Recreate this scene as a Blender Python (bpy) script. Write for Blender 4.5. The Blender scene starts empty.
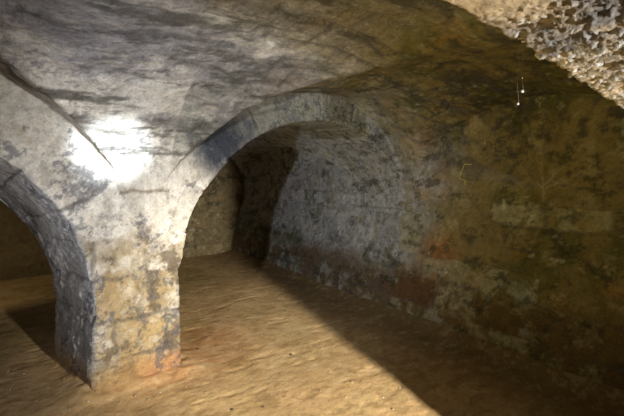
import bpy, math
import numpy as np
from mathutils import Vector

sc = bpy.context.scene
COL = sc.collection
rng = np.random.default_rng(7)
FLOOR = 0.11            # mean floor level (eye stands 1.49 m above it)

# ------------------------------------------------------------------ noise
def _hash(ix, iy, iz, seed):
    h = (ix.astype(np.int64) * 73856093) ^ (iy.astype(np.int64) * 19349663) ^ (iz.astype(np.int64) * 83492791) ^ (seed * 2654435761)
    h = (h ^ (h >> 13)) * 1274126177
    h = h ^ (h >> 16)
    return (h & 0xffff) / 65535.0

def vnoise(P, seed=0):
    """value noise in -1..1"""
    i = np.floor(P).astype(np.int64)
    f = P - i
    f = f * f * f * (f * (f * 6 - 15) + 10)
    x, y, z = i[:, 0], i[:, 1], i[:, 2]
    r = 0
    for dx in (0, 1):
        wx = f[:, 0] if dx else 1 - f[:, 0]
        for dy in (0, 1):
            wy = f[:, 1] if dy else 1 - f[:, 1]
            for dz in (0, 1):
                wz = f[:, 2] if dz else 1 - f[:, 2]
                r = r + wx * wy * wz * _hash(x + dx, y + dy, z + dz, seed)
    return r * 2 - 1

def fbm(P, scale=1.0, octaves=4, seed=0, gain=0.5, stretch=(1, 1, 1)):
    Q = P * (np.array(stretch) * scale) + seed * 7.31
    a, t, s = 1.0, 0.0, 0
    for o in range(octaves):
        s = s + a * vnoise(Q, seed + o)
        t += a
        a *= gain
        Q = Q * 2.03 + 3.7
    return s / t

def voronoi(P, scale, seed=0):
    """F1, F2 and the id hash of the nearest cell"""
    Q = P * scale
    i = np.floor(Q).astype(np.int64)
    d1 = np.full(len(P), 9.0); d2 = np.full(len(P), 9.0); idh = np.zeros(len(P))
    for dx in (-1, 0, 1):
        for dy in (-1, 0, 1):
            for dz in (-1, 0, 1):
                cx, cy, cz = i[:, 0] + dx, i[:, 1] + dy, i[:, 2] + dz
                q = np.stack([cx + _hash(cx, cy, cz, seed), cy + _hash(cx, cy, cz, seed + 1), cz + _hash(cx, cy, cz, seed + 2)], 1)
                d = np.sqrt(((Q - q) ** 2).sum(1))
                h = _hash(cx, cy, cz, seed + 3)
                c = d < d1
                d2 = np.where(c, d1, np.minimum(d2, d))
                idh = np.where(c, h, idh)
                d1 = np.where(c, d, d1)
    return d1, d2, idh

def sm(a, b, x):
    t = np.clip((x - a) / (b - a), 0, 1)
    return t * t * (3 - 2 * t)

# ------------------------------------------------------------------ the hollow space of the cellar
# x runs along the arcade (to the right wall), y runs away through the arches, z is up
CR, CL = 2.35, -0.88          # centres of the right and left bay
V0, V1, V2, V3 = 0.5, 3.1, 3.9, 7.0

def ell(dx, dz, a, b, c):
    dz = dz - c
    up = (np.sqrt((dx / a) ** 2 + (np.maximum(dz, 0) / b) ** 2) - 1) * min(a, b)
    return up

def wall_u(z):
    return 3.22 + 0.24 * sm(0.0, 1.3, z)

def g_bay_r(x, y, z):
    left = np.hypot(x - CR, np.maximum(z - .66, 0)) - 1.66
    right = ell(x - CR, z, 1.13, 1.16, 1.16)
    right = np.where(z < 1.16, x - wall_u(z), right)
    return np.where(x < CR, left, right)

def g_bay_l(x, y, z):
    return np.hypot(x - CL, np.maximum(z - .66, 0)) - 1.72

def g_A(y, z):
    return ell(y - 1.63, z, 1.47, 0.98, 1.45)

def g_A2(y, z):
    return ell(y - 5.45, z, 1.55, 0.55, 1.40)

def lim(x, z):
    return np.maximum(x - wall_u(z) - np.where(z > 1.16, 3, 0) * 0, -2.6 - x)

def z_soffit(x):
    return 1.946 - 0.061 * (x - 0.05) ** 2

def F(P):
    x, y, z = P[:, 0], P[:, 1], P[:, 2]
    br, bl = g_bay_r(x, y, z), g_bay_l(x, y, z)
    L = lim(x, z)
    A = g_A(y, z) + .22 * sm(1.6, 2.6, x)
    kk = .015 + .34 * sm(1.9, 2.7, x) * (1 - sm(2.4, 3.0, y))
    hh = np.clip(.5 + .5 * (A - br) / kk, 0, 1)
    sb = A * (1 - hh) + br * hh - kk * hh * (1 - hh)
    sb = np.where(z > 1.2, sb, np.minimum(A, br) - kk * hh * (1 - hh) * sm(.9, 1.2, z))
    room1 = np.maximum.reduce([np.minimum(sb, bl), V0 - y, y - V1, L])
    b2 = np.where(x > 2.35, np.maximum(br, ell(x - 2.35, z, 1.36, 1.34, .76)), ell(x - 2.35, z, 1.5, 1.34, .76))
    room2 = np.maximum.reduce([np.minimum.reduce([g_A2(y, z), b2, bl]), V2 - y, y - V3, L])
    ar = np.maximum(ell(x - 2.35, z, 1.33, 1.30, .76), np.where(x > 2.35, br, -9))
    k = np.clip((y - V1) / (V2 - V1), 0, 1)
    aL, bL, cL = 1.33 - .17 * k, 1.30 - .10 * k, .66 - .16 * k
    al = (np.sqrt(((x - CL) / aL) ** 2 + (np.maximum(z - cL, 0) / bL) ** 2) - 1) * 1.2
    slab = np.maximum(V1 - .2 - y, y - V2 - .2)
    arches = np.maximum(np.minimum(ar, al), slab)
    top = z - z_soffit(x)
    pas = np.maximum.reduce([top, x - 1.85, -1.6 - x])
    # rounded shoulder where soffit and jamb meet
    pas = np.maximum(pas, (np.maximum(top + .14, 0) ** 2 + np.maximum(x - 1.71, 0) ** 2) ** .5 - .14)
    pas = np.maximum.reduce([pas, -.75 - y, y - .56])
    near = np.maximum.reduce([np.abs(x - .6) - 2.4, z - 2.45, -3.0 - y, y + .62])
    return np.minimum.reduce([room1, room2, arches, pas, near])

def grad(P, e=.004):
    G = np.zeros_like(P)
    for k in range(3):
        d = np.zeros(3); d[k] = e
        G[:, k] = F(P + d) - F(P - d)
    G /= 2 * e
    n = np.linalg.norm(G, axis=1, keepdims=True)
    return G, np.maximum(n, 1e-6)

def project(P, it=3):
    for _ in range(it):
        f = F(P); G, n = grad(P)
        step = np.clip(f, -.03, .03)[:, None] * G / n ** 2
        P = P - step
    return P

def surface_nets(lo, hi, h):
    ax = [np.arange(lo[k], hi[k] + h, h) for k in range(3)]
    nx, ny, nz = map(len, ax)
    vals = np.empty((nx, ny, nz), np.float32)
    Y, Z = np.meshgrid(ax[1], ax[2], indexing='ij')
    for i in range(nx):
        P = np.stack([np.full(Y.size, ax[0][i]), Y.ravel(), Z.ravel()], 1)
        vals[i] = F(P).reshape(ny, nz)
    s = vals < 0
    c = np.zeros((nx - 1, ny - 1, nz - 1), np.int8)
    for dx in (0, 1):
        for dy in (0, 1):
            for dz in (0, 1):
                c += s[dx:nx - 1 + dx, dy:ny - 1 + dy, dz:nz - 1 + dz]
    act = (c > 0) & (c < 8)
    idx = -np.ones(act.shape, np.int64)
    cells = np.argwhere(act)
    idx[act] = np.arange(len(cells))
    acc = np.zeros((len(cells), 3)); cnt = np.zeros(len(cells))
    ci, cj, ck = cells.T
    corners = [(a, b, d) for a in (0, 1) for b in (0, 1) for d in (0, 1)]
    for a in corners:
        for k in range(3):
            if a[k]: continue
            b = list(a); b[k] = 1
            va = vals[ci + a[0], cj + a[1], ck + a[2]].astype(float)
            vb = vals[ci + b[0], cj + b[1], ck + b[2]].astype(float)
            m = (va < 0) != (vb < 0)
            t = np.where(m, va / np.where(m, va - vb, 1), 0)
            pt = np.array(a, float)[None] + t[:, None] * (np.array(b, float) - np.array(a, float))[None]
            acc += np.where(m[:, None], pt, 0); cnt += m
    V = (cells + acc / cnt[:, None]) * h + np.array(lo)
    quads = []
    for k in range(3):
        o = [0, 0, 0]; o[k] = 1
        a = s[:nx - o[0], :ny - o[1], :nz - o[2]]
        b = s[o[0]:, o[1]:, o[2]:]
        E = np.argwhere(a != b)
        u, w = [q for q in range(3) if q != k]
        E = E[(E[:, u] > 0) & (E[:, w] > 0) & (E[:, u] < (nx, ny, nz)[u] - 1) & (E[:, w] < (nx, ny, nz)[w] - 1)]
        def cell(du, dw):
            C = E.copy(); C[:, u] -= du; C[:, w] -= dw
            return idx[C[:, 0], C[:, 1], C[:, 2]]
        q = np.stack([cell(1, 1), cell(0, 1), cell(0, 0), cell(1, 0)], 1)
        fa = a[E[:, 0], E[:, 1], E[:, 2]]
        if k == 1: fa = ~fa
        q[fa] = q[fa][:, ::-1]
        quads.append(q)
    return V, np.concatenate(quads)

def subdivide(V, Q):
    E = np.concatenate([Q[:, [0, 1]], Q[:, [1, 2]], Q[:, [2, 3]], Q[:, [3, 0]]])
    Es = np.sort(E, 1)
    key = Es[:, 0] * (len(V) + 1) + Es[:, 1]
    uq, first, inv = np.unique(key, return_index=True, return_inverse=True)
    mid = V[Es[first]].mean(1)
    n, nq = len(V), len(Q)
    cen = V[Q].mean(1)
    inv = inv.ravel() + n
    e = [inv[i * nq:(i + 1) * nq] for i in range(4)]
    c = np.arange(nq) + n + len(uq)
    NQ = np.concatenate([np.stack([Q[:, 0], e[0], c, e[3]], 1), np.stack([e[0], Q[:, 1], e[1], c], 1),
                         np.stack([c, e[1], Q[:, 2], e[2]], 1), np.stack([e[3], c, e[2], Q[:, 3]], 1)])
    return np.concatenate([V, mid, cen]), NQ

def compact(V, Q):
    u, inv = np.unique(Q.ravel(), return_inverse=True)
    return V[u], inv.reshape(-1, 4)

# ------------------------------------------------------------------ masonry pattern
def coursing(P, N):
    """s along the course, t across it, for whichever surface a point lies on"""
    x, y, z = P.T
    s = np.zeros(len(P)); t = np.zeros(len(P)); rh = np.full(len(P), .27); bl = np.full(len(P), .45)
    ring = np.zeros(len(P), bool)
    inslab = (y > V1 - .03) & (y < V2 + .03)
    front = np.abs(N[:, 1]) > .6
    # right wall / bays with axis y
    bayr = (~inslab)
    cx = np.where(x > .77, CR, CL); R = np.where(x > .77, 1.66, 1.72)
    th = np.arctan2(np.abs(x - cx), np.maximum(z - .66, 1e-3))
    s = np.where(bayr, y, s); t = np.where(bayr, np.where(z > .66, (math.pi / 2 - th) * R + .66, z), t)
    # vault with axis x
    br, bl_ = g_bay_r(x, y, z), g_bay_l(x, y, z)
    A = np.where(y < 3.5, g_A(y, z), g_A2(y, z))
    isA = (~inslab) & (A < np.minimum(br, bl_)) & (z > 1.3) & (y > V0 + .05) & (y < V3 - .05)
    tA = np.where(y < 3.5, np.arctan2(y - 1.63, np.maximum(z - 1.45, 1e-3)) * 1.25, np.arctan2(y - 5.45, np.maximum(z - 1.4, 1e-3)) * 1.4)
    s = np.where(isA, x, s); t = np.where(isA, tA + 5, t); rh = np.where(isA, .31, rh); bl = np.where(isA, .8, bl)
    # flat fronts: pier, spandrel, end wall
    ff = front & ((y > V3 - .06) | inslab | (y < V0 + .05))
    s = np.where(ff, x, s); t = np.where(ff, z, t); rh = np.where(ff, .285, rh)
    # arch rings
    rr = inslab & (z > 1.12)
    ca = np.where(x > .77, 2.35, CL); za = np.where(x > .77, .74, .66)
    ang = np.arctan2(x - ca, np.maximum(z - za, .01))
    s = np.where(rr, np.where(front, np.hypot(x - ca, z - za), y), s)
    t = np.where(rr, ang * 1.4 + 9, t); rh = np.where(rr, .36, rh); bl = np.where(rr, .55, bl)
    pj = inslab & (z <= 1.12) & ~front
    s = np.where(pj, y, s); t = np.where(pj, z, t)
    pf = (inslab & (z <= 1.12))
    rh = np.where(pf, .285, rh); bl = np.where(pf, .34, bl)
    return s, t, rh, bl

def joints(s, t, rh, bl, P, w=.012):
    wob = fbm(P, 4, 4, 31, .6) * .05
    wob2 = fbm(P, 4, 4, 41, .6) * .05
    t = t + wob; s = s + wob2
    row = np.floor(t / rh)
    ft = t - row * rh
    dt = np.minimum(ft, rh - ft)
    off = _hash(row, row * 0 + 3, row * 0, 5) * bl
    b = np.floor((s + off) / bl)
    jit = (_hash(b, row, row * 0, 9) - .5) * .3
    fs = (s + off) - (b + jit * 0) * bl
    ds = np.minimum(fs, bl - fs)
    bid = _hash(b, row, row * 0 + 1, 17)
    d = np.minimum(dt, ds)
    j = (1 - sm(w * .2, w * 1.7, d)) * sm(-.35, .35, fbm(P, 2.3, 4, 45, .6))
    return j, bid

# ------------------------------------------------------------------ colours of the stone (what the stone is, never how it is lit)
def mix(c, d, m):
    return c * (1 - m[:, None]) + np.array(d)[None] * m[:, None]

def albedo(P, N, j, bid, cls):
    x, y, z = P.T
    n1 = fbm(P, 1.3, 5, 51, .6); n2 = fbm(P, 3.2, 4, 61, .6); n3 = fbm(P, 9, 4, 71, .65); n4 = fbm(P, 22, 3, 81, .6)
    n5 = fbm(P, 2.1, 5, 91, .6)
    c = np.tile(np.array([.245, .235, .245]), (len(P), 1))
    # grey-violet limewash on the left of the vault, earthy olive towards the right wall
    earthy = sm(.95, 2.3, x + .5 * n1 + .25 * n3 - .25 * (y - 2.0) * (y < 3.1))
    earthy = np.where(y > V1 - .02, earthy * 0, earthy)
    c = mix(c, (.20, .155, .06), earthy)
    olive = earthy * sm(-.05, .4, n2 + .3 * n3)
    c = mix(c, (.105, .10, .03), olive * .85)
    orange = earthy * sm(.12, .5, n5 + .3 * n3)
    c = mix(c, (.30, .15, .035), orange * .7)
    # plaster on the right wall beyond the arch
    plz = .52 + .16 * n2
    pl = sm(2.25, 3.3, y + .55 * n1 + .25 * n3) * sm(2.2, 3.0, x) * sm(-.06, .1, z - plz + .12 * n3)
    c = mix(c, (.36, .37, .38), np.clip(pl, 0, 1) * (.72 + .28 * sm(-.3, .3, n3)))
    j = j * (1 - .75 * np.clip(pl, 0, 1))
    fs_ = sm(.02, .22, fbm(P, 12, 5, 251, .85))
    c = mix(c, (.15, .155, .16), fs_ * np.clip(pl, 0, 1) * .7)
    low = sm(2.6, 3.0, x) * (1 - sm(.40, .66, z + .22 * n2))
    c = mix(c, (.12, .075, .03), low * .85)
    patch = sm(2.6, 3.0, x) * (1 - sm(.55, .75, z)) * sm(.12, .3, n2 + .4 * n3) * (y > 1.6)
    c = mix(c, (.30, .31, .29), patch * .75)
    moss = sm(2.6, 3.0, x) * np.exp(-((z - .62 - .1 * n1) / .09) ** 2) * sm(-.15, .15, n2) * (y > 2.6)
    c = mix(c, (.05, .06, .022), moss * .85)
    r = np.exp(-(((y - 2.58) / .2) ** 2 + ((z - .80) / .17) ** 2)) * sm(2.7, 3.1, x)
    c = mix(c, (.30, .13, .04), np.clip(r * (.9 + 1.1 * n3), 0, .75))
    r2 = np.exp(-(((y - 2.75) / .35) ** 2 + ((z - .42) / .16) ** 2)) * sm(2.7, 3.1, x)
    c = mix(c, (.14, .06, .03), np.clip(r2 * (1 + n3), 0, .6))
    # pale worn blocks here and there on the brown wall
    bm = sm(.62, .7, bid) * sm(2.3, 2.9, x) * (y < 3.1) * (z < 1.6)
    c = mix(c, (.27, .25, .16), bm * .8 * sm(-.4, .3, n3))
    # end wall and the far vault, dark brown stone
    far = sm(V3 - .1, V3 - .02, y)
    c = mix(c, (.17, .13, .07), far)
    # pier and spandrel
    inslab = (y > V1 - .12) & (y < V2 + .03) & (x < 2.9)
    m = np.where(x < 2.9, 1.0, 0) * np.where(z > 1.3, sm(2.35 - .0 * x, 3.0, y + .35 * n2 + .1 * n3) * (y < V2 + .03), inslab)
    m = np.where(y < 2.98, m * (1 - sm(1.3, 1.9, x)) * sm(2.45, 2.1, z) if False else m * (1 - sm(1.3, 1.9, x)), m)
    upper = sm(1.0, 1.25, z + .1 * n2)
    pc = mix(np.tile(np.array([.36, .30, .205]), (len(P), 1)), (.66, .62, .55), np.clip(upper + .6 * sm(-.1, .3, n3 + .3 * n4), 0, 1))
    m6 = fbm(P, 6.5, 6, 141, .72); m7 = fbm(P, 11, 6, 151, .75); m8 = fbm(P, 2.7, 7, 161, .72)
    pc = mix(pc, (.36, .26, .12), (1 - .8 * upper) * sm(-.12, .25, m8) * .85)
    pc = mix(pc, (.13, .10, .065), (1 - upper * .6) * sm(.02, .24, m6) * .85)
    pc = mix(pc, (.66, .62, .53), sm(.06, .25, m7) * (.4 + .35 * upper))
    pc = mix(pc, (.36, .27, .13), upper * sm(.2, .5, n5 + .3 * n4) * .5)
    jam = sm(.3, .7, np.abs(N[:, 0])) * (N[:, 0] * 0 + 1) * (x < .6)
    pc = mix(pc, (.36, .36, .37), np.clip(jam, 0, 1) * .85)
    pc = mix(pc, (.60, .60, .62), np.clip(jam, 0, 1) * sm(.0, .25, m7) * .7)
    ringr = (x > .95) & (z > 1.4)
    pc = mix(pc, (.17, .17, .14), ringr * sm(1.5, 1.9, z + .1 * n2) * .9)
    pc = mix(pc, (.055, .06, .085), np.exp(-(((x - 1.36) / .2) ** 2 + ((z - 1.80) / .22) ** 2)) * np.clip(.85 + .9 * m7, .3, 1) * .95)
    for cc, RR in ((2.35, 1.66), (CL, 1.72)):
        dd = np.abs(np.hypot(x - cc, z - .66) - RR + .012 * n3)
        pc = mix(pc, (.20, .15, .09), np.exp(-(dd / .013) ** 2) * (z > 1.44) * sm(-.5, .1, n2) * .8)
    hz_ = z - 1.45 + .02 * n3 + .5 * (x - .77) ** 2
    pc = mix(pc, (.20, .15, .09), np.exp(-(hz_ / .012) ** 2) * (np.abs(x - .77) < .17) * .75)
    base = (1 - sm(.16, .36, z + .06 * n2))
    pc = mix(pc, (.34, .22, .09), base * .8)
    pc = mix(pc, (.45, .19, .08), np.clip(base * sm(.6, .95, x) * (.6 + .9 * n3), 0, .5))
    c = c * (1 - m[:, None]) + pc * m[:, None]
    # bluish black mould speckles on the pale stone
    pale = (1 - earthy) * (y < V2) * (x < 2.4)
    g6 = fbm(P, 7, 6, 171, .74); g8 = fbm(P, 2.4, 7, 181, .72, (1, 1.8, 1.8))
    sp = sm(.12, .34, fbm(P, 8, 6, 191, .85) + .5 * n2)
    c = mix(c, (.07, .075, .10), np.clip(sp * pale, 0, 1) * .66)
    c = mix(c, (.52, .50, .46), sm(.05, .3, g8) * (1 - earthy) * (y < V1 - .02) * .6)
    c = mix(c, (.09, .085, .09), sm(.1, .32, -g8) * (1 - earthy) * (y < V1 - .02) * .75)
    sp2 = np.clip(sm(.1, .5, fbm(P, 1.6, 5, 121, .65, (1, 2.4, 2.4)) + .3 * n3), 0, 1)
    c = mix(c, (.13, .12, .125), sp2 * (y < V1 - .03) * (z > 1.75) * (1 - earthy) * .7)
    blk = sm(.04, .26, fbm(P, 5, 7, 131, .8, (1, 1.2, 1.7)) + .15 * n2) * sm(1.2, 2.6, x)
    c = mix(c, (.04, .042, .022), blk * .72)
    lt = sm(.12, .3, fbm(P, 7, 6, 231, .8)) * sm(1.3, 2.6, x)
    c = mix(c, (.34, .30, .17), lt * .4)
    c = mix(c, (.50, .47, .36), sm(.40, .55, n4 * .7 + n2 * .5) * sm(1.5, 2.6, x) * .45)
    st = fbm(P, 3.5, 6, 221, .72, (.45, 2.2, 2.2))
    va = (y < V1 - .03) * (z > 1.7)
    c = mix(c, (.06, .055, .045), sm(.05, .3, st) * va * .78)
    c = mix(c, (.46, .42, .36), sm(.10, .32, -st) * va * (1 - earthy) * .5)
    # bluish black stain on the ring of the wide arch
    stn = np.exp(-(((x - 1.36) / .21) ** 2 + ((z - 1.80) / .24) ** 2)) * np.clip(.9 + 1.3 * m7, .25, 1) * (y > V1 - .06) * (y < V2)
    c = mix(c, (.032, .036, .048), np.clip(stn * 1.5, 0, .95))
    # joints: dark dirt, and block to block tone
    c = c * (1 + (bid[:, None] - .5) * .28)
    jd = np.where(inslab, .6, .7) * np.where((y > 2.6) & (y < 2.98) & (z > 1.3) & (x < 1.9), .3, 1) * np.clip(j, 0, 1) * sm(-.55, .2, n2 + .4)
    c = mix(c, (.09, .08, .07), jd)
    return np.clip(c, .01, .9)

# ------------------------------------------------------------------ materials
def new_mat(name):
    m = bpy.data.materials.new(name); m.use_nodes = True
    nt = m.node_tree; nt.nodes.clear()
    o = nt.nodes.new('ShaderNodeOutputMaterial'); b = nt.nodes.new('ShaderNodeBsdfPrincipled')
    nt.links.new(b.outputs[0], o.inputs[0])
    return m, nt, b

def N_(nt, t, **kw):
    n = nt.nodes.new(t)
    for k, v in kw.items():
        if hasattr(n, k): setattr(n, k, v)
        else: n.inputs[k.replace('_', ' ')].default_value = v
    return n

def stone_mat(name, attr='stone_colour', fine=60, lo=.55, hi=1.45, bump=.5, pit=28, rough=.85, dist=.012, spec=.3):
    m, nt, b = new_mat(name)
    L = nt.links.new
    a = N_(nt, 'ShaderNodeAttribute'); a.attribute_name = attr
    tc = N_(nt, 'ShaderNodeTexCoord')
    n1 = N_(nt, 'ShaderNodeTexNoise', Scale=fine, Detail=6.0, Roughness=.7); L(tc.outputs['Object'], n1.inputs['Vector'])
    n2 = N_(nt, 'ShaderNodeTexNoise', Scale=fine * .22, Detail=8.0, Roughness=.65); L(tc.outputs['Object'], n2.inputs['Vector'])
    mr = N_(nt, 'ShaderNodeMapRange'); mr.inputs[1].default_value = .3; mr.inputs[2].default_value = .7
    mr.inputs[3].default_value = lo; mr.inputs[4].default_value = hi
    ad = N_(nt, 'ShaderNodeMath', operation='ADD'); ml = N_(nt, 'ShaderNodeMath', operation='MULTIPLY'); ml.inputs[1].default_value = .5
    L(n1.outputs[0], ad.inputs[0]); L(n2.outputs[0], ad.inputs[1]); L(ad.outputs[0], ml.inputs[0]); L(ml.outputs[0], mr.inputs[0])
    sc_ = N_(nt, 'ShaderNodeVectorMath', operation='SCALE'); L(a.outputs['Color'], sc_.inputs[0]); L(mr.outputs[0], sc_.inputs['Scale'])
    L(sc_.outputs[0], b.inputs['Base Color'])
    b.inputs['Roughness'].default_value = rough
    b.inputs['Specular IOR Level'].default_value = spec
    v = N_(nt, 'ShaderNodeTexVoronoi', Scale=pit); L(tc.outputs['Object'], v.inputs['Vector'])
    h = N_(nt, 'ShaderNodeMath', operation='MULTIPLY_ADD'); L(v.outputs['Distance'], h.inputs[0]); h.inputs[1].default_value = .5; L(ad.outputs[0], h.inputs[2])
    bp = N_(nt, 'ShaderNodeBump'); bp.inputs['Strength'].default_value = bump; bp.inputs['Distance'].default_value = dist
    L(h.outputs[0], bp.inputs['Height']); L(bp.outputs[0], b.inputs['Normal'])
    return m

M_stone = stone_mat('limestone_masonry', fine=70, lo=.45, hi=1.55, bump=.75, dist=.02)
M_pier = stone_mat('worn_pale_limestone', fine=90, lo=.55, hi=1.4, bump=.7, pit=40, dist=.016)
M_rubble = stone_mat('broken_rubble', fine=120, lo=.5, hi=1.5, bump=.9, pit=70, rough=.6, spec=.5, dist=.01)
M_floor = stone_mat('trodden_earth', fine=55, lo=.68, hi=1.32, bump=.28, pit=22, rough=.8, dist=.012)
def plain_mat(name, col, rough=.7):
    m, nt, b = new_mat(name)
    n = N_(nt, 'ShaderNodeTexNoise', Scale=40.0, Detail=4.0)
    r = N_(nt, 'ShaderNodeMapRange'); r.inputs[3].default_value = .7; r.inputs[4].default_value = 1.3
    nt.links.new(n.outputs[0], r.inputs[0])
    s = N_(nt, 'ShaderNodeVectorMath', operation='SCALE'); s.inputs[0].default_value = col
    nt.links.new(r.outputs[0], s.inputs['Scale']); nt.links.new(s.outputs[0], b.inputs['Base Color'])
    b.inputs['Roughness'].default_value = rough
    return m

def make_mesh(name, V, Q, mat, colour=None, smooth=True, parent=None):
    me = bpy.data.meshes.new(name)
    k = Q.shape[1]
    me.vertices.add(len(V)); me.vertices.foreach_set('co', V.astype(np.float32).ravel())
    me.loops.add(Q.size); me.loops.foreach_set('vertex_index', Q.astype(np.int32).ravel())
    me.polygons.add(len(Q)); me.polygons.foreach_set('loop_start', (np.arange(len(Q)) * k).astype(np.int32))
    me.polygons.foreach_set('loop_total', np.full(len(Q), k, np.int32))
    me.update(calc_edges=True)
    me.polygons.foreach_set('use_smooth', np.full(len(Q), smooth))
    if colour is not None:
        at = me.color_attributes.new('stone_colour', 'FLOAT_COLOR', 'POINT')
        at.data.foreach_set('color', np.concatenate([colour, np.ones((len(V), 1))], 1).astype(np.float32).ravel())
    me.materials.append(mat)
    o = bpy.data.objects.new(name, me); COL.objects.link(o)
    if parent: o.parent = parent
    return o

def tag(o, label, cat, group=None, kind=None):
    if label: o['label'] = label
    if cat: o['category'] = cat
    if group: o['group'] = group
    if kind: o['kind'] = kind
    return o

# ------------------------------------------------------------------ build the masonry shell
V, Q = surface_nets((-2.75, -3.2, -.08), (4.0, 7.2, 2.62), .03)
V = project(V)
C = V[Q].mean(1)
G, _n = grad(C, .01)
Nf = -G / _n        # towards the hollow
x, y, z = C.T
names = np.full(len(C), 'ceiling', dtype=object)
names[(z < 1.45) & (x > 2.3)] = 'wall_right'
names[(y > V3 - .1)] = 'wall_back'
names[x < -2.5] = 'wall_left'
slab = (y > V1 - .035) & (y < V2 + .035)
names[slab & (x > .77) & (g_bay_r(x, y, z) < .012) & ((y > V1 + .05) | (x < 3.0)) & (z > .9)] = 'arch_r'
names[slab & (x > .77) & (x < 3.5) & (z > 1.12)] = 'arch_r'
names[slab & (x <= .77) & (x > -2.5) & (z > 1.12)] = 'arch_l'
names[slab & (x > .1) & (x < 1.3) & (z <= 1.12)] = 'pier'
names[slab & (x < -1.6) & (z <= 1.12)] = 'wall_left'
names[slab & (x > 3.05) & (z <= 1.3)] = 'wall_right'
names[slab & (x > 3.3)] = 'wall_right'
nearm = (y < V0 + .04)
names[nearm] = 'wall_front'
names[(y < V0 + .04) & (y > -.70) & (z > 1.2) & (x > .1)& (x < 1.95) & (z < 2.3)] = 'breach'

def finish(key, name, mat, sub=1, amp=1.0):
    v, q = compact(V, Q[names == key])
    for _ in range(sub):
        v, q = subdivide(v, q)
        v = project(v, 2)
    g, n = grad(v, .012)
    nn = -g / n
    nn /= np.maximum(np.linalg.norm(nn, axis=1, keepdims=True), 1e-6)
    s, t, rh, bl = coursing(v, nn)
    j, bid = joints(s, t, rh, bl, v, .019 if key == 'ceiling' else .013)
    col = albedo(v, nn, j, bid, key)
    rough = fbm(v, 2.0, 4, 11, .5) * .030 + fbm(v, 9, 3, 12, .55) * .010 + fbm(v, 28, 3, 13, .6) * .0035
    if key == 'breach':
        w = v + .05 * np.stack([fbm(v, 6, 2, 3), fbm(v, 6, 2, 4), fbm(v, 6, 2, 5)], 1)
        w = w + .02 * np.stack([fbm(v, 30, 3, 3), fbm(v, 30, 3, 4), fbm(v, 30, 3, 5)], 1)
        d1, d2, h = voronoi(w, 62.0, 5)
        e1, e2, h2 = voronoi(w, 17.0, 15)
        edge = v[:, 0] + .25 * fbm(v, 3, 4, 8)
        where = sm(.72, .95, edge) * (1 - .35 * sm(1.3, 1.5, edge - .6 * v[:, 1] + .3))       # smooth ochre mortar on the left, chunky stones right
        stone = sm(.02, .3, d2 - d1) * (.4 + .6 * h)
        big = sm(.02, .35, e2 - e1) * (.2 + .8 * h2)
        disp = rough * .6 + where * (stone * .010 * sm(.5, .7, h) + big * .012 + .007 * fbm(v, 40, 4, 9, .7)) + .004 * fbm(v, 30, 4, 10, .7)
        n3 = fbm(v, 7, 4, 21, .6); n4 = fbm(v, 3.2, 4, 22)
        col = np.tile(np.array([.68, .50, .26]), (len(v), 1))
        cs = mix(np.tile(np.array([.46, .37, .24]), (len(v), 1)), (.78, .74, .66), (h > .85).astype(float))
        cs = mix(cs, (.30, .24, .17), (h < .22).astype(float))
        cs = mix(cs, (.62, .47, .30), ((h > .4) & (h < .5)).astype(float))
        cs = mix(cs, (.14, .11, .075), (1 - sm(.03, .22, d2 - d1)) * sm(.45, .6, h))
        col = col * (1 - where[:, None]) + cs * where[:, None]
        col = mix(col, (.13, .12, .11), sm(.1, .35, n4 + .3 * n3) * (.25 + .45 * where))
        col = mix(col, (.55, .53, .47), sm(1.25, 1.5, v[:, 0] - .3 * v[:, 1] + .2 * n3) * .5)
        v = v + nn * disp[:, None]
    else:
        hole = sm(.35, .6, fbm(v, 13, 3, 33, .5)) * .014
        cono = (v[:, 1] > 2.6) & (v[:, 1] < V1 + .03) & (v[:, 2] > 1.3) & (key == 'ceiling')
        disp = rough * (1.0 + .5 * (key == 'pier')) + (fbm(v, 16, 5, 261, .75) * .012 if key == 'pier' else 0) - (j * .012 - (bid - .5) * .008) * np.where(cono, 0, 1) - hole
        v = v + nn * disp[:, None]
    o = make_mesh(name, v, q, mat, col)
    return o

for key, sub in (('ceiling', 1), ('wall_right', 1), ('wall_back', 1), ('wall_left', 0), ('wall_front', 0)):
    tag(finish(key, key, M_stone, sub), None, None, kind='structure')
p = tag(finish('pier', 'stone_pier', M_pier, 2), 'square worn pale limestone pier on the earth floor, between the two arches', 'pier')
a = tag(finish('arch_l', 'stone_arch', M_pier, 2), 'left stone arch with grey-violet underside, cut off by the left edge', 'arch')
b = tag(finish('arch_r', 'stone_arch', M_pier, 2), 'wide stone arch right of the pier, dark bluish stain on its ring', 'arch')
r = tag(finish('breach', 'rubble_arch', M_rubble, 3), 'nearest arch of rough rubble with broken white stones, at upper right', 'arch')

# ------------------------------------------------------------------ floor
def floor_h(x, y):
    P = np.stack([x, y, x * 0], 1)
    h = FLOOR + fbm(P, .9, 3, 201) * .02 + fbm(P, 6, 3, 202, .5, (1, 1.6, 1)) * .0018 + fbm(P, 25, 3, 203, .5, (.6, 1.4, 1)) * .0014
    tr = fbm(P, 7.5, 3, 204, .55, (.55, 1.7, 1))
    h = h - sm(.2, .6, tr) * .005
    d = np.hypot(np.maximum(np.abs(x - .73) - .33, 0), np.maximum(np.abs(y - 3.5) - .42, 0))
    h = h + .035 * np.exp(-(d / .12) ** 2) * (1 + .6 * fbm(P, 8, 2, 205))
    h = h + .06 * np.exp(-(np.maximum(3.3 - x, 0) / .18) ** 2)
    return h
fx = np.arange(-2.7, 3.8, .016); fy = np.concatenate([np.arange(-3.1, .4, .06), np.arange(.4, 4.6, .014), np.arange(4.6, 7.15, .03)])
X, Y = np.meshgrid(fx, fy, indexing='ij')
P = np.stack([X.ravel(), Y.ravel(), np.zeros(X.size)], 1)
H = floor_h(P[:, 0], P[:, 1])
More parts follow.
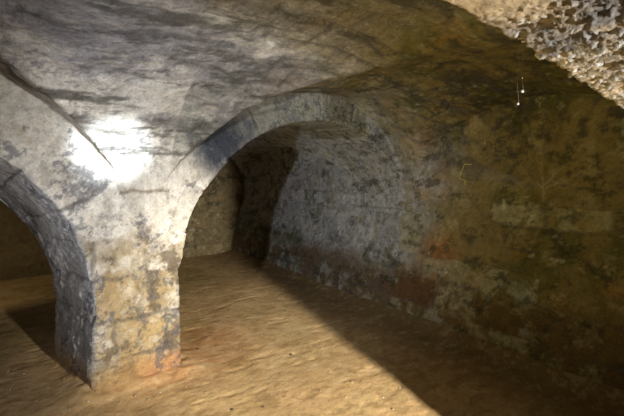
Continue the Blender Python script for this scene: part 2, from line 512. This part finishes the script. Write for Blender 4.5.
FV = P.copy(); FV[:, 2] = H
i = np.arange(len(fx) - 1)[:, None] * len(fy) + np.arange(len(fy) - 1)[None]
i = i.ravel()
FQ = np.stack([i, i + len(fy), i + len(fy) + 1, i + 1], 1)
n1 = fbm(P, .8, 5, 211, .6); n2 = fbm(P, 3, 5, 212, .6, (.7, 1.6, 1)); n3 = fbm(P, 14, 4, 213, .6)
fc = np.tile(np.array([.50, .335, .165]), (len(P), 1))
fc = mix(fc, (.60, .44, .22), sm(.0, .5, n2 + .3 * n3) * .7)
fc = mix(fc, (.26, .20, .06), sm(.05, .5, n1) * .6)
fc = mix(fc, (.23, .13, .05), sm(.15, .5, n2 * .5 - n1 * .6 + .3 * n3) * .55)
red = np.exp(-(((P[:, 0] - 1.35) / .38) ** 2 + ((P[:, 1] - 3.5) / .5) ** 2)) + .8 * np.exp(-(((P[:, 0] - 1.0) / .35) ** 2 + ((P[:, 1] - 3.0) / .16) ** 2))
fc = mix(fc, (.45, .14, .05), np.clip(red * (.35 + .6 * n2 + .3 * n3), 0, .4))
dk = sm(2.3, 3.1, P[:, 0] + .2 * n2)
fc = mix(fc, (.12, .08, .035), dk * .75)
f7 = fbm(P, 11, 6, 241, .8, (.7, 1.3, 1))
fc = mix(fc, (.20, .13, .05), sm(.05, .3, f7) * .45)
fc = mix(fc, (.62, .50, .30), sm(.1, .3, -f7) * .35)
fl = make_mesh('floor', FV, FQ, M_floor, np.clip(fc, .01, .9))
tag(fl, None, None, kind='structure')

# ------------------------------------------------------------------ loose stones on the floor
def fh(x, y):
    return float(floor_h(np.array([x]), np.array([y]))[0])
M_peb = plain_mat('dull_pebble', (.30, .22, .13)); M_pebw = plain_mat('pale_chip', (.45, .40, .30)); M_pebd = plain_mat('dark_pebble', (.07, .05, .035))
def pebble_mesh(seed, mat):
    import bmesh
    bm = bmesh.new(); bmesh.ops.create_icosphere(bm, subdivisions=3, radius=1)
    co = np.array([v.co[:] for v in bm.verts])
    k = 1 + .30 * fbm(co, 1.3, 3, seed) + .08 * fbm(co, 5, 2, seed + 5)
    for v, q in zip(bm.verts, k):
        v.co = v.co * float(q); v.co.z *= .62
        v.co.z = max(v.co.z, -.42)
    me = bpy.data.meshes.new('pebble'); bm.to_mesh(me); bm.free(); me.materials.append(mat)
    for pl in me.polygons: pl.use_smooth = True
    return me
kinds = {'brown': [pebble_mesh(s, M_peb) for s in (1, 2, 3)], 'pale': [pebble_mesh(s, M_pebw) for s in (4, 5)], 'dark': [pebble_mesh(s, M_pebd) for s in (6, 7)]}
def pix(px, py, zz):
    """point of the level z = zz seen at a photo pixel (used once, to read positions off the photo)"""
    a, zc = (px - 312) / 416, (170 - py) / 416
    s = (zz - 1.6) / zc
    return s * (.585 + .811 * a), s * (.811 - .585 * a)
spots = [  # px, py, radius, kind: individually recognisable pebbles
 (291,354,.016,'dark'),(198,349,.014,'dark'),(371,357,.010,'pale'),(241,312,.010,'brown'),(285,311,.012,'dark'),
 (8,372,.010,'pale'),(24,374,.011,'pale'),(10,390,.008,'pale'),(88,404,.013,'pale'),(96,396,.010,'brown'),(135,396,.014,'brown'),
 (148,399,.011,'brown'),(160,392,.009,'pale'),(186,386,.010,'brown'),(120,402,.009,'brown'),(64,381,.010,'brown'),(48,388,.010,'brown'),
 (263,407,.009,'dark'),(232,409,.012,'dark'),(250,378,.008,'brown'),(330,372,.009,'brown'),(352,383,.011,'brown'),(346,398,.008,'pale'),
 (383,398,.009,'pale'),(378,403,.007,'pale'),(393,410,.011,'brown'),(320,392,.009,'brown'),(205,303,.010,'brown'),(228,296,.009,'brown'),
 (217,330,.010,'brown'),(262,335,.009,'brown'),(240,350,.011,'brown'),(310,345,.009,'brown'),(400,388,.008,'pale'),(194,372,.009,'brown'),
 (206,392,.010,'brown'),(285,398,.008,'brown'),(36,402,.010,'brown'),(70,410,.011,'brown'),(16,340,.009,'brown'),(30,325,.009,'brown'),(270,290,.010,'dark')]
lab = {'brown': ('small rounded brown pebble lying on the bare earth floor', 'brown pebbles on the earth floor'),
       'pale': ('tiny pale stone chip lying on the bare earth floor', 'pale stone chips on the earth floor'),
       'dark': ('small dark pebble lying on the bare earth floor', 'dark pebbles on the earth floor')}
for n, (px, py, rad, kd) in enumerate(spots):
    X0, Y0 = pix(px, py, FLOOR)
    o = bpy.data.objects.new('pebble', kinds[kd][n % len(kinds[kd])])
    o.location = (X0, Y0, fh(X0, Y0) + rad * .18)
    o.scale = (rad * rng.uniform(.6, .95), rad * rng.uniform(.55, .9), rad * rng.uniform(.6, .8)); o.rotation_euler = (0, 0, rng.uniform(0, 6.28))
    COL.objects.link(o); tag(o, lab[kd][0], 'pebble', lab[kd][1])

# ------------------------------------------------------------------ yellow scratched mark on the right wall
def wall_pt(px, py):
    a, zc = (px - 312) / 416, (170 - py) / 416
    d = np.array([.585 + .811 * a, .811 - .585 * a, zc])
    lo, hi = .5, 9.
    o = np.array([0, 0, 1.6])
    for s in np.arange(1.0, 9, .01):
        pt = o + d * s
        if F(pt[None])[0] > 0: break
    return pt
def tube(pts, r, mat, name, seg=8):
    cu = bpy.data.curves.new(name, 'CURVE'); cu.dimensions = '3D'; cu.bevel_depth = 1; cu.bevel_resolution = 2; cu.use_fill_caps = True
    sp = cu.splines.new('POLY'); sp.points.add(len(pts) - 1)
    for k, q in enumerate(pts):
        sp.points[k].co = (*q, 1); sp.points[k].radius = r[k] if hasattr(r, '__len__') else r
    t = bpy.data.objects.new(name, cu); COL.objects.link(t)
    dg = bpy.context.evaluated_depsgraph_get()
    me = bpy.data.meshes.new_from_object(t.evaluated_get(dg)); bpy.data.objects.remove(t)
    me.materials.clear(); me.materials.append(mat); me.name = name
    o = bpy.data.objects.new(name, me); COL.objects.link(o)
    return o
def relief(pt):      # the same relief the wall got
    q = project(np.array(pt)[None], 4)
    g, n = grad(q, .012); nn = -g / n
    s, t, rh, bl = coursing(q, nn); j, bid = joints(s, t, rh, bl, q)
    rough = fbm(q, 2.0, 4, 11, .5) * .030 + fbm(q, 9, 3, 12, .55) * .010 + fbm(q, 28, 3, 13, .6) * .0035
    hole = sm(.35, .6, fbm(q, 13, 3, 33, .5)) * .014
    return (q + nn * (rough - j * .012 + (bid - .5) * .008 - hole + .005)[:, None])[0]
M_mark = plain_mat('yellow_chalk', (.46, .40, .08))
key = [(472, 164.5), (465, 164), (463, 169), (459, 178.5), (466, 181), (465, 185)]
pts = []
for (a0, b0), (a1, b1) in zip(key[:-1], key[1:]):
    for k in range(4):
        pts.append((a0 + (a1 - a0) * k / 4, b0 + (b1 - b0) * k / 4))
pts.append(key[-1])
m = tube([tuple(relief(wall_pt(*q))) for q in pts], .0042, M_mark, 'chalk_mark')
tag(m, 'thin angular yellow mark drawn on the brown masonry of the right wall', 'mark')

# ------------------------------------------------------------------ white root threads hanging from the vault
def thread(px, pys, dep, label, beads):
    a = (px - 312) / 416
    d = np.array([.585 + .811 * a, .811 - .585 * a])
    pos = [(d[0] * dep, d[1] * dep, 1.6 + (170 - q) / 416 * dep) for q in pys]
    X0, Y0, _ = pos[0]
    top = pos[0][2]
    for zz in np.arange(top, 3, .004):
        if F(np.array([[X0, Y0, zz]]))[0] > 0: break
    root = bpy.data.objects.new('hanging_root', None); COL.objects.link(root)
    root.location = (X0, Y0, zz); root.empty_display_size = .02
    ln = [(0, 0, .03)] + [(math.sin(k * 1.7) * .002, math.cos(k * 1.3) * .002, (pos[-1][2] - zz) * k / 12) for k in range(13)]
    t = tube(ln, [.0005] * 12 + [.0007, .0008], M_root, 'strand'); t.parent = root
    for py_, rr in beads:
        import bmesh
        bm = bmesh.new(); bmesh.ops.create_uvsphere(bm, u_segments=16, v_segments=10, radius=rr)
        for v in bm.verts: v.co.z *= 1.3 if v.co.z > 0 else 1.0
        me = bpy.data.meshes.new('droplet'); bm.to_mesh(me); bm.free(); me.materials.append(M_drop)
        for pl in me.polygons: pl.use_smooth = True
        o = bpy.data.objects.new('droplet', me); COL.objects.link(o); o.parent = root
        o.location = (0, 0, 1.6 + (170 - py_) / 416 * dep - zz)
    tag(root, label, 'root', 'fine roots hanging from the vault')
M_root = plain_mat('pale_root_fibre', (.16, .14, .10)); M_drop = plain_mat('white_droplet', (.85, .85, .82), .3)
thread(522.5, [78, 91], 1.45, 'fine pale root thread with two white beads, before the brown vault', [(78, .0028), (91.5, .0048)])
thread(518, [98, 104], 1.5, 'shorter thread ending in one small white bead, below and left of the other', [(104, .0042)])

# ------------------------------------------------------------------ lamps and added fill lights
def aim(o, tgt):
    o.rotation_euler = (Vector(tgt) - o.location).to_track_quat('-Z', 'Y').to_euler()
def spot(name, loc, tgt, w, col, size, blend=.5, rad=.03):
    l = bpy.data.lights.new(name, 'SPOT'); l.energy = w; l.color = col; l.spot_size = math.radians(size); l.spot_blend = blend; l.shadow_soft_size = rad
    o = bpy.data.objects.new(name, l); o.location = loc; COL.objects.link(o); aim(o, tgt)
    return o
spot('flood_lamp', (1.42, -1.6, 1.15), (1.0, 3.1, 1.3), 370, (.96, .97, 1), 90, .6, .05)
spot('floor_fill', (1.42, -1.5, 1.68), (1.95, 3.5, .1), 1550, (1, .90, .72), 43, .8, .06)  # added fill, no lamp of the cellar: brightens the floor
spot('beam_lamp', (1.42, -1.6, 1.22), (.56, 3.04, 1.73), 4300, (.80, .90, 1.0), 7, 1.0, .03)
spot('left_arch_fill', (-1.8, 4.6, 1.6), (-.1, 6.7, .3), 75, (1, .82, .5), 55, .8, .04)  # unseen fill added to lift wall and floor behind the left arch
spot('jamb_fill', (-1.3, 1.5, 1.2), (.35, 3.5, .8), 32, (1, .97, .97), 60, .8, .05)  # added fill that brightens the jamb of the left arch
spot('side_lamp', (-1.0, .72, 1.5), (3.4, 4.6, 1.45), 340, (.93, .96, 1.0), 60, 1.0, .04)
spot('vault_fill', (-.6, .9, .75), (3.3, 2.1, 2.3), 175, (1, .82, .36), 78, 1.0, .08)  # added warm fill for right vault and wall, stands in for bounce

w = bpy.data.worlds.new('cellar_dark'); sc.world = w; w.use_nodes = True
w.node_tree.nodes['Background'].inputs[0].default_value = (.01, .009, .008, 1)

# ------------------------------------------------------------------ camera
cd = bpy.data.cameras.new('camera'); cam = bpy.data.objects.new('camera', cd); COL.objects.link(cam)
cd.sensor_width = 36; cd.lens = 24; cd.shift_y = -38 / 624; cd.clip_start = .02
cam.location = (0, 0, 1.6)
cam.rotation_euler = Vector((.585, .811, 0)).to_track_quat('-Z', 'Y').to_euler()
sc.camera = cam
sc.view_settings.view_transform = 'Standard'; sc.view_settings.look = 'None'
sc.view_settings.exposure = 0; sc.view_settings.gamma = 1; sc.view_settings.use_curve_mapping = False
